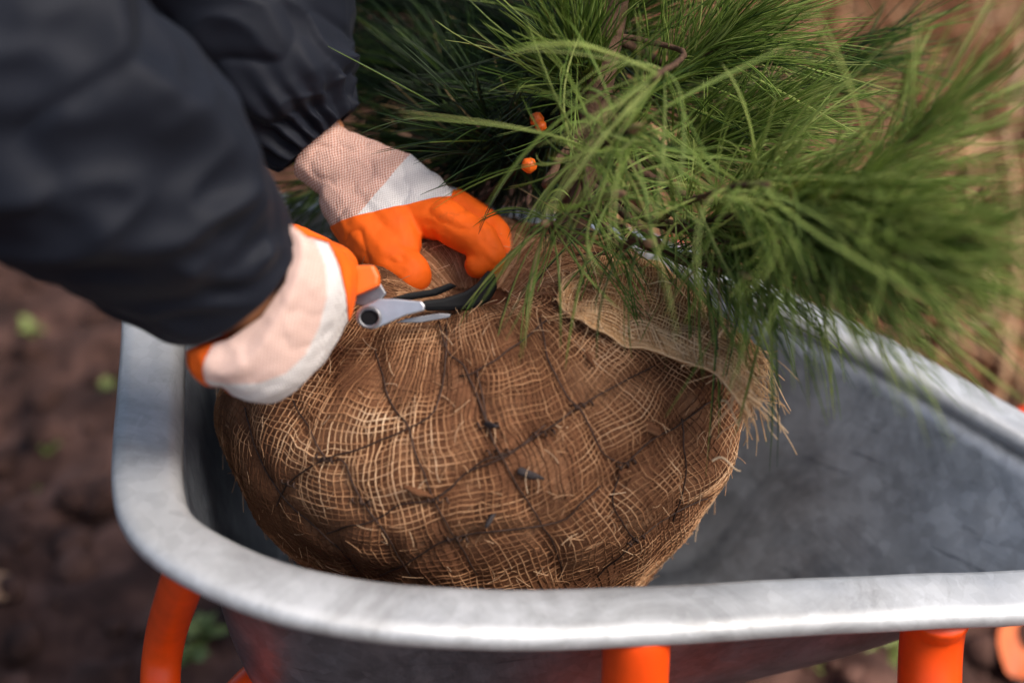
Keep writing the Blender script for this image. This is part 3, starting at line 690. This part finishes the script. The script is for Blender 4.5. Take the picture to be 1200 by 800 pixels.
# near (right) sleeve
def sleeve(name, pts, rads, wr, seedk, flat=.9, ns=72, nr=90, gather=None, rim_in=.006):
    c = resample(spline(np.array(pts), 200), nr); T, N, B = frames(c); s = np.linspace(0, 1, nr); r_ = np.interp(s, np.linspace(0, 1, len(rads)), rads)
    a = np.arange(ns) / ns * 2 * np.pi; ring = np.cos(a)[None, :, None] * N[:, None] + np.sin(a)[None, :, None] * B[:, None] * flat
    Pp_ = c[:, None] + r_[:, None, None] * ring
    arc = s * np.linalg.norm(np.diff(c, axis=0), axis=1).sum()
    q = np.stack([np.cos(a)[None] * 1.2 + 0 * s[:, None], np.sin(a)[None] * 1.2 + 0 * s[:, None], arc[:, None] * 17 + .9 * np.cos(a + seedk)[None]], -1)
    f1 = vnoise(q, 1.0, seedk); f2 = vnoise(q, 2.1, seedk + 3)
    fold = wr * ((1 - np.abs(f1)) ** 2 - .45 + .5 * ((1 - np.abs(f2)) ** 2 - .4) + .35 * fbm(q * .5, .8, 2, seedk + 5))
    f3 = vnoise(q * np.array([.7, .7, .55]), 1.6, seedk + 21); fold = fold - .45 * wr * (1 - np.abs(f3)) ** 9
    fade = np.clip((1 - s) / .08, 0, 1)[:, None] * .8 + .2
    Pp_ = Pp_ + ring * (fold * fade)[..., None]
    if gather is not None:
        gs, ga, gn = gather; k_ = np.exp(-((s - 1) / gs) ** 2)[:, None]
        wob_ = np.sin(a * gn + 1.5 * np.sin(a * 3 + seedk) + 9 * s[:, None]) * ga + ga * .8 * vnoise(q * 3, 2.0, seedk + 8)
        Pp_ = Pp_ + ring * (k_ * wob_)[..., None]
    rg = [Pp_[i] for i in range(nr)]
    for k_, sh in ((-.0, .93), (-.012, .90), (-.05, .86)): rg.append(c[-1] + T[-1] * k_ + (Pp_[-1] - c[-1]) * sh)
    me = loft(name, rg, False)
    o_ = link(name, me, m_jacket, PERSON); md_ = o_.modifiers.new('sub', 'SUBSURF'); md_.levels = 1; md_.render_levels = 1
    return o_
W1 = P(269, 332, 1.012)
near_pts = [P(-215, -75, .84), P(-100, 20, .86), P(34, 122, .90), P(132, 205, .94), P(209, 275, .98), W1]
sleeve('jacket_sleeve', near_pts, [.094, .101, .104, .098, .081, .062], .017, 3)['label'] = 'near black sleeve with soft folds'
W2 = P(374, 164, 1.265)
far_pts = [P(190, -190, 1.22), P(235, -90, 1.23), P(280, 0, 1.24), P(318, 84, 1.25), P(346, 130, 1.26), W2]
sleeve('jacket_sleeve', far_pts, [.080, .088, .092, .088, .073, .043], .010, 11, 1.0, 128, 120, (.17, .0060, 19))['label'] = 'far black sleeve gathered at an elastic cuff'
E1, E2 = P(-215, -75, .84), P(190, -190, 1.22)
SH1, SH2 = np.array([-.60, .95, 1.36]), np.array([-.56, 1.36, 1.34]); NECK = np.array([-.50, 1.16, 1.43]); HEAD = np.array([-.36, 1.16, 1.56])
HIP = np.array([-.98, 1.16, .95]); CH = np.array([-.64, 1.16, 1.28])
bm = bmesh.new()
for a_, b_, ra, rb in [(HIP, CH, .14, .15), (CH, NECK, .13, .06), (NECK, HEAD - [.03, 0, .06], .055, .055), (SH1, SH2, .07, .07), (SH1, E1, .052, .043), (SH2, E2, .052, .043), (E1, W1, .043, .028), (E2, W2, .043, .027), (W1, P(320, 368, 1.03), .036, .034)]:
    capsule_into(bm, a_, b_, ra, rb)
capsule_into(bm, HEAD - [.02, 0, .02], HEAD + [.02, 0, .02], .088, .092); capsule_into(bm, HEAD + [.035, 0, -.055], HEAD + [.055, 0, -.075], .05, .042)
capsule_into(bm, HEAD + [.095, 0, -.005], HEAD + [.112, 0, -.035], .010, .014)
for sg in (-1, 1): capsule_into(bm, HEAD + [-.005, sg * .09, .0], HEAD + [-.005, sg * .095, -.035], .016, .012)
FEET = []
for sg in (-1, 1):
    h_ = HIP + [0, sg * .09, -.03]; kn = np.array([-.88, 1.16 + sg * .13, .50]); an = np.array([-.98, 1.16 + sg * .14, .08]); FEET.append((h_, kn, an))
    capsule_into(bm, h_, kn, .085, .06); capsule_into(bm, kn, an, .058, .04)
body = link('body', fuse(bm, .010, 5), m_skin, PERSON)
bm = bmesh.new(); capsule_into(bm, HIP + [.04, 0, .05], CH, .175, .185); capsule_into(bm, CH, NECK + [-.03, 0, -.03], .16, .085); capsule_into(bm, SH1, SH2, .105, .105); capsule_into(bm, SH1, E1, .098, .092); capsule_into(bm, SH2, E2, .092, .076)
me = fuse(bm, .010, 5); displace(me, lambda p: .010 * (1 - np.abs(fbm(p, 9, 2, 4)))); link('jacket', me, m_jacket, PERSON)
bm = bmesh.new()
for h_, kn, an in FEET: capsule_into(bm, h_, kn, .105, .08); capsule_into(bm, kn, an + [0, 0, .03], .078, .062)
capsule_into(bm, HIP + [0, -.07, 0], HIP + [0, .07, 0], .13, .13); link('trousers', fuse(bm, .011, 5), m_trouser, PERSON)
for h_, kn, an in FEET:
    g0 = gz(an[0], an[1]); bm = bmesh.new(); capsule_into(bm, [an[0], an[1], .14], [an[0], an[1], g0 + .05], .058, .052); capsule_into(bm, [an[0] - .03, an[1], g0 + .045], [an[0] + .16, an[1], g0 + .04], .05, .045)
    link('boot', fuse(bm, .009, 3), m_rubber, PERSON)
bm = bmesh.new(); capsule_into(bm, HEAD + [-.04, 0, .02], HEAD + [.015, 0, .045], .098, .092); link('hair', fuse(bm, .008, 2), m_hair, body)
for sg in (-1, 1):
    me = blob_mesh('eye', .011, 3, 2, 0); link('eye', me, m_rubber, body).location = HEAD + [.098, sg * .032, .005]
bm = bmesh.new(); capsule_into(bm, HEAD + [.098, -.018, -.075], HEAD + [.098, .018, -.075], .005, .005); link('mouth', fuse(bm, .002, 1), simple('lips', (.35, .11, .09)), body)

# ---- near glove: right hand, back of the hand towards the camera
def nrm(v): v = np.asarray(v, float); return v / np.linalg.norm(v)
gl_c = [P(288, 346, .985), P(305, 362, 1.00), P(322, 373, 1.02), P(339, 376, 1.045), P(353, 372, 1.07), P(364, 366, 1.092)]
A = nrm(gl_c[-1] - gl_c[0]); Mv = nrm(.50 * -RIGHT - .86 * UP); Mv = nrm(Mv - A * Mv.dot(A)); mv = nrm(np.cross(A, Mv))
if mv.dot(FWD) > 0: mv = -mv
bm = bmesh.new()
loft_into(bm, [ering(c_, Mv * M_, mv * m_) for c_, M_, m_ in zip(gl_c, [.060, .0605, .063, .064, .059, .049], [.030, .033, .036, .037, .035, .028])])
palm = -mv
KN = []
for i, f_ in enumerate([-.040, -.014, .013, .037]):
    k0 = gl_c[-1] + Mv * f_ + A * .004; k1 = k0 + A * .020 + palm * .030; k2 = k1 + palm * .012 - A * .030; k3 = k2 - A * .012 - palm * .006
    for a_, b_, r1, r2 in [(gl_c[4] + Mv * f_ * .9, k0, .017, .0165), (k0, k1, .0165, .0145), (k1, k2, .0145, .013), (k2, k3, .013, .0115)]: capsule_into(bm, a_, b_, r1, r2)
t0 = gl_c[1] - Mv * .038 + palm * .016; t1 = gl_c[3] - Mv * .045 + palm * .045; t2 = t1 + A * .028 + palm * .010 + Mv * .014
capsule_into(bm, t0, t1, .019, .016); capsule_into(bm, t1, t2, .016, .0125)
capsule_into(bm, gl_c[1] + Mv * .045 + palm * .012, gl_c[3] + Mv * .030 + palm * .014, .022, .022)
me = fuse(bm, .0024, 5); displace(me, lambda p: .0012 * fbm(p, 45, 3, 6) - .0007 * (1 - np.abs(fbm(p, 30, 2, 36))) ** 6)
GL1 = link('glove', None, None, PERSON); GL1['label'] = 'glove closed round the shears with white knit back and orange palm'
back_n = nrm(mv * 1.0 - A * .22 - Mv * .06); back_p = gl_c[3] + mv * .0015
def sight_plane(a_, b_, keep, mm=mv):
    """plane through two surveyed points, square to the hand's back, facing the point keep"""
    pa, pb, pk = P(*a_), P(*b_), P(*keep); n_ = nrm(np.cross(pb - pa, nrm(.85 * FWD + .15 * -mm)))
    return (pa, n_ if n_.dot(pk - pa) > 0 else -n_)
def complement(me, keep, planes, grow=0.0, name='piece'):
    """everything inside keep but outside the convex cell of planes, as one mesh"""
    bm = bmesh.new()
    for i, (co, no) in enumerate(planes):
        t_ = cut(me, keep + planes[:i] + [(co, -np.asarray(no))], grow, name); bm.from_mesh(t_); bpy.data.meshes.remove(t_)
    bmesh.ops.remove_doubles(bm, verts=bm.verts, dist=.0002)
    out = bpy.data.meshes.new(name); bm.to_mesh(out); bm.free()
    for p in out.polygons: p.use_smooth = True
    return out
K_ = (310, 390, 1.0)
def cell(pts_, keep): return [sight_plane((*pts_[i], 1.02), (*pts_[i + 1], 1.02), keep) for i in range(len(pts_) - 1)]
me = complement(me, [], cell([(330, 235), (345, 285), (336, 328), (308, 368), (272, 393), (225, 408)], (270, 320, 1.0)), 0, 'glove')
white = [(back_p, back_n)] + cell([(342, 256), (366, 266), (385, 285), (397, 312), (405, 345), (410, 385), (412, 425)], K_)
pink = cell([(225, 437), (265, 445), (305, 445), (335, 435), (358, 414), (374, 382), (383, 345), (381, 310), (369, 282), (350, 262)], (310, 380, 1.0))
link('coating', complement(me, [], white, .0007, 'coating'), m_latex, GL1)
link('knit_back', complement(me, white, pink, 0, 'knit_back'), m_knit_white, GL1)
link('knit_cuff', cut(me, white + pink, 0, 'knit_cuff'), m_knit_pink2, GL1)
# ---- far glove: left hand, fingers over the black handle
fc = [P(368, 172, 1.262), P(388, 188, 1.262), P(420, 206, 1.258), P(455, 226, 1.25), P(492, 246, 1.242), P(520, 256, 1.236)]
A2_ = nrm(fc[-1] - fc[0]); M2 = nrm(.52 * -RIGHT - .85 * UP); M2 = nrm(M2 - A2_ * M2.dot(A2_)); m2 = nrm(np.cross(A2_, M2))
if m2.dot(FWD) > 0: m2 = -m2
bm = bmesh.new()
loft_into(bm, [ering(c_, M2 * M_, m2 * m_) for c_, M_, m_ in zip(fc, [.032, .031, .034, .039, .035, .024], [.029, .028, .027, .026, .024, .02])])
px_f = lambda l: [P(*q) for q in l]
def chain(bm, pts, rr_):
    for a_, b_, r1, r2 in zip(pts[:-1], pts[1:], rr_[:-1], rr_[1:]): capsule_into(bm, a_, b_, r1, r2)
chain(bm, px_f([(470, 248, 1.235), (520, 258, 1.215), (562, 283, 1.200), (572, 300, 1.195), (560, 309, 1.195)]), [.019, .0185, .0165, .0145, .012])       # index
chain(bm, px_f([(490, 238, 1.25), (535, 247, 1.245), (578, 274, 1.235), (588, 297, 1.225), (580, 312, 1.22)]), [.018, .0175, .0155, .0135, .011])        # middle
chain(bm, px_f([(490, 232, 1.27), (538, 243, 1.275), (582, 275, 1.265), (591, 302, 1.255), (584, 320, 1.25)]), [.017, .016, .0145, .013, .011])          # ring
chain(bm, px_f([(480, 230, 1.29), (530, 245, 1.30), (572, 280, 1.295), (582, 308, 1.285), (578, 328, 1.28)]), [.015, .0145, .013, .0115, .010])          # little
chain(bm, px_f([(405, 235, 1.25), (430, 272, 1.225), (458, 305, 1.205), (480, 322, 1.195)]), [.024, .0245, .0215, .0185])                                # thumb
chain(bm, px_f([(440, 240, 1.24), (462, 268, 1.22), (470, 290, 1.21)]), [.026, .022, .018])
me = fuse(bm, .0021, 4); displace(me, lambda p: .0009 * fbm(p, 55, 3, 16) - .0016 * (1 - np.abs(fbm(p + .03, 38, 2, 26))) ** 6)
GL2 = link('glove', None, None, PERSON); GL2['label'] = 'glove with pink dotted knit cuff and orange fingers gripping the black handle'
or_p = sight_plane((400, 262, 1.23), (530, 229, 1.22), (470, 330, 1.2), m2); wh_p = (or_p[0], -or_p[1])
pk_ = sight_plane((470, 192, 1.23), (418, 262, 1.23), (380, 180, 1.25), m2); ipk = (pk_[0], -pk_[1])
end_ = sight_plane((529, 225, 1.22), (527, 236, 1.22), (570, 280, 1.2), m2); iend = (end_[0], -end_[1])
link('coating', cut(me, [or_p], .0008, 'coating'), m_latex, GL2)
link('coating', cut(me, [wh_p, end_], .0008, 'coating'), m_latex, GL2)
link('knit_back', cut(me, [wh_p, ipk, iend], 0, 'knit_back'), m_knit_white, GL2)
link('knit_cuff', cut(me, [wh_p, pk_], 0, 'knit_cuff'), m_knit_pink, GL2)

# ------------------------------------------------------------------ pruning shears
SHR = thing('pruning_shears', 'steel and black pruning shears with orange handle held over the root ball', 'shears')
def plate(name, px_pts, t, th, material, parent, tilt=0.0, bev=.0012):
    bm = bmesh.new(); vs_ = [bm.verts.new(tuple(P(u, v, t + tilt * (u - 440)))) for u, v in px_pts]
    f_ = bm.faces.new(vs_); ex = bmesh.ops.extrude_face_region(bm, geom=[f_])
    for v in ex['geom']:
        if isinstance(v, bmesh.types.BMVert): v.co += Vector(FWD * th)
    bmesh.ops.recalc_face_normals(bm, faces=bm.faces)
    bmesh.ops.bevel(bm, geom=bm.edges[:], offset=bev, segments=2, profile=.6, affect='EDGES', clamp_overlap=True)
    me = bpy.data.meshes.new(name); bm.to_mesh(me); bm.free(); return link(name, me, material, parent)
TS = min(x for x in (ball_t(u, v) for u in range(415, 581, 15) for v in (340, 355, 370, 380)) if x) - .018; print('TS', TS)
ring_ = [(435 + 18.5 * math.cos(a), 371 + 14.5 * math.sin(a)) for a in np.linspace(math.radians(75), math.radians(235), 12)]
plate('blade_head', ring_ + [(443, 350), (462, 350), (494, 353), (498, 358), (497, 364), (474, 370), (452, 380)], TS, .006, m_steel, SHR)
piv = P(433, 372, TS - .002)
bo = plate('pivot_bolt', [(433 + 10.5 * math.cos(a), 372 + 9.0 * math.sin(a)) for a in np.linspace(0, 6.283, 20, endpoint=False)], TS - .0012, .010, m_blackplastic, SHR, 0, .0008)
pts = np.array([P(433, 372, TS - .003) + .0078 * (math.cos(a) * RIGHT + math.sin(a) * UP * .95) for a in np.linspace(0, 6.283, 30)]); link('washer', tube_mesh('washer', pts, .0012, 6, False), m_darksteel, bo)
plate('handle', [(494, 352), (520, 349), (545, 341), (561, 330), (571, 316), (580, 320), (583, 336), (574, 352), (556, 361), (525, 364), (497, 364)], TS + .003, .014, m_blackplastic, SHR, .0003, .003)
plate('handle', [(452, 351), (478, 343), (505, 339), (528, 331), (536, 335), (512, 346), (482, 351)], TS + .022, .010, m_blackplastic, SHR, .0003, .002)  # black bar added to stand for the dark void under the thumb
plate('lower_blade', [(462, 378), (476, 373), (515, 367), (528, 368), (527, 372), (492, 378)], TS + .010, .004, m_darksteel, SHR, .0001, .0006)
plate('link_arm', [(414, 356), (418, 344), (434, 336), (438, 326), (446, 332), (453, 344), (446, 352), (428, 360)], TS + .006, .006, m_darksteel, SHR)
plate('handle', [(372, 316), (404, 311), (438, 310), (444, 322), (444, 335), (418, 346), (376, 352)], TS - .012, .018, m_orangeplastic, SHR, 0, .003)

# ------------------------------------------------------------------ weeds, leaves and dry growth on the soil
m_weed = simple('weed_leaf', (.16, .20, .05), .6, 0, .3, 60, .2)
m_dry, nt, b = mat('dry_stalk', .85, 0, .2)
c = ramp(nt, attr(nt), [(0, (.05, .022, .014)), (.35, (.20, .085, .042)), (.7, (.42, .215, .11)), (1, (.62, .42, .25))]); nt.links.new(c, b.inputs['Base Color'])
def ground_at(u, v): 
    p = survey_plane(u, v, 0, 0); p[2] = gz(p[0], p[1]); return p
def leaf_mesh(L, W, curl=.3, seed=0):
    V, F = [], []; n = 8
    for i in range(n + 1):
        s = i / n; wd = W * math.sin(math.pi * min(1, s * .93 + .06)) ** .8; z = curl * L * (s * s * .8) ; w_ = .12 * L * math.sin(seed + s * 3)
        for j in (-1, -.5, 0, .5, 1): V.append((L * s, wd * j + w_ * .3, z * -.6 + abs(j) * wd * .35 + .15 * L * s))
    for i in range(n):
        for j in range(4): F.append((i * 5 + j, i * 5 + j + 1, (i + 1) * 5 + j + 1, (i + 1) * 5 + j))
    me = bpy.data.meshes.new('leaf'); me.from_pydata(V, [], F)
    for p in me.polygons: p.use_smooth = True
    return me
leaf_var = [leaf_mesh(.032, .009, .5, k) for k in range(3)]
for m_ in leaf_var: m_.materials.append(m_weed)
weed_spots = [(55, 512, 1.0, 'small pale green weed seedling on the soil beside two others'), (122, 440, 1.2, 'bright green weed rosette growing near the front of the wheelbarrow'), (52, 430, .9, 'faint green weed seedling out on the open soil'),
              (238, 742, 1.7, 'leafy weed clump under the rounded front corner of the tray'), (222, 770, 1.3, 'low green weed behind the bent orange front tube'), (40, 540, .7, 'tiny green seedling low on the bare soil'),
              (1040, 766, 1.5, 'green weed beside the orange rear leg'), (955, 770, .9, 'small weed on the soil between the two orange leg tubes'), (30, 355, 1.6, 'grassy weed tuft on the soil under the near sleeve')]
for u, v, sc_, lab in weed_spots:
    p = ground_at(u, v); r_ = thing('weed', lab, 'weed', 'weeds on the soil'); r_.location = p - np.array([0, 0, .004])
    for k in range(11):
        l_ = link('leaf', leaf_var[k % 3], None, r_); l_.rotation_euler = (rng.normal(0, .2), -rng.uniform(.1, .9), k * 2.4); s = sc_ * .62 * rng.uniform(.6, 1.2); l_.scale = (s, s, s)
m_oleaf = simple('orange_leaf', (.62, .13, .03), .6, 0, .3, 60, .2)
for u, v, sc_, mt, lab, rz in [(1196, 772, 3.0, m_oleaf, 'orange fallen leaf on the soil beside the rear leg', 1.1), (655, 794, 1.6, m_bud, 'pale tan fallen leaf under the tray', .4), (5, 708, 1.5, m_bud, 'pale pinkish dry leaf on the bare soil', 2.0)]:
    me = leaf_mesh(.034, .013, .4, 1); o_ = link('fallen_leaf', me, mt); o_.location = ground_at(u, v) + np.array([0, 0, .012]); o_.rotation_euler = (.3, -.2, rz); o_.scale = (sc_,) * 3; tag(o_, lab, 'leaf')
# dry orange brown growth behind the barrow
def dry(n, xr, yr, hr, tmean, rad):
    x = rng.uniform(*xr, n); y = rng.uniform(*yr, n); L = rng.uniform(*hr, n); z = ground_height(x, y) - .005
    a = rng.uniform(0, 6.283, n); lean = rng.uniform(.1, 1.3, n); s = np.linspace(0, 1, 7)[None, :, None]
    d = np.stack([np.cos(a) * np.sin(lean), np.sin(a) * np.sin(lean), np.cos(lean)], -1)[:, None]
    pth = np.stack([x, y, z], -1)[:, None] + L[:, None, None] * (d * s + np.array([0, 0, -.55]) * s ** 2 * lean[:, None, None] + rng.normal(0, .15, (n, 1, 3)) * s ** 2)
    pth[..., 2] = np.maximum(pth[..., 2], ground_height(pth[..., 0], pth[..., 1]) + .003)
    R = (rad * rng.uniform(.5, 1.6, (n, 1))) * np.array([1, 1, 1, .95, .8, .6, .15])[None]
    return strands(pth, R, np.clip(rng.normal(tmean, .25, n), 0, 1))
V, F, tv = dry(2600, (.15, 2.6), (1.65, 4.2), (.14, .52), .58, .0052)
dg_ = link('dry_grass', mesh_np('dry_grass', V, F, tv), m_dry); tag(dg_, 'dry orange brown grass and stalks growing behind the wheelbarrow', 'dry grass', kind='stuff')
V, F, tv = dry(500, (-.6, .4), (1.9, 3.2), (.08, .3), .35, .003)
dg_ = link('dry_grass', mesh_np('dry_grass', V, F, tv), m_dry); tag(dg_, 'sparse brown dead grass on the soil behind the pine', 'dry grass', kind='stuff')
# litter of fallen leaves among the stalks
lv = [leaf_mesh(.06, .022, .5, k) for k in range(4)]; lv = [(np.array([v.co[:] for v in m_.vertices]), np.array([p.vertices[:] for p in m_.polygons])) for m_ in lv]
Vs, Fs, Ts, o = [], [], [], 0
for k in range(1500):
    x = rng.uniform(.1, 2.5); y = rng.uniform(1.55, 4.0); v, f = lv[k % 4]; s = rng.uniform(.6, 1.6)
    R = np.array(Matrix.Rotation(rng.uniform(0, 6.28), 3, 'Z') @ Matrix.Rotation(rng.normal(0, .5), 3, 'X') @ Matrix.Rotation(rng.normal(-.2, .5), 3, 'Y'))
    Vs.append(v * s @ R.T + [x, y, gz(x, y) + rng.uniform(.005, .09)]); Fs.append(f + o); o += len(v); Ts.append(np.full(len(v), np.clip(rng.normal(.55, .22), 0, 1)))
lt = link('leaf_litter', mesh_np('leaf_litter', np.vstack(Vs), np.vstack(Fs), np.concatenate(Ts)), m_dry); tag(lt, 'brown and orange dead leaves lying under the dry stalks', 'leaf litter', kind='stuff')
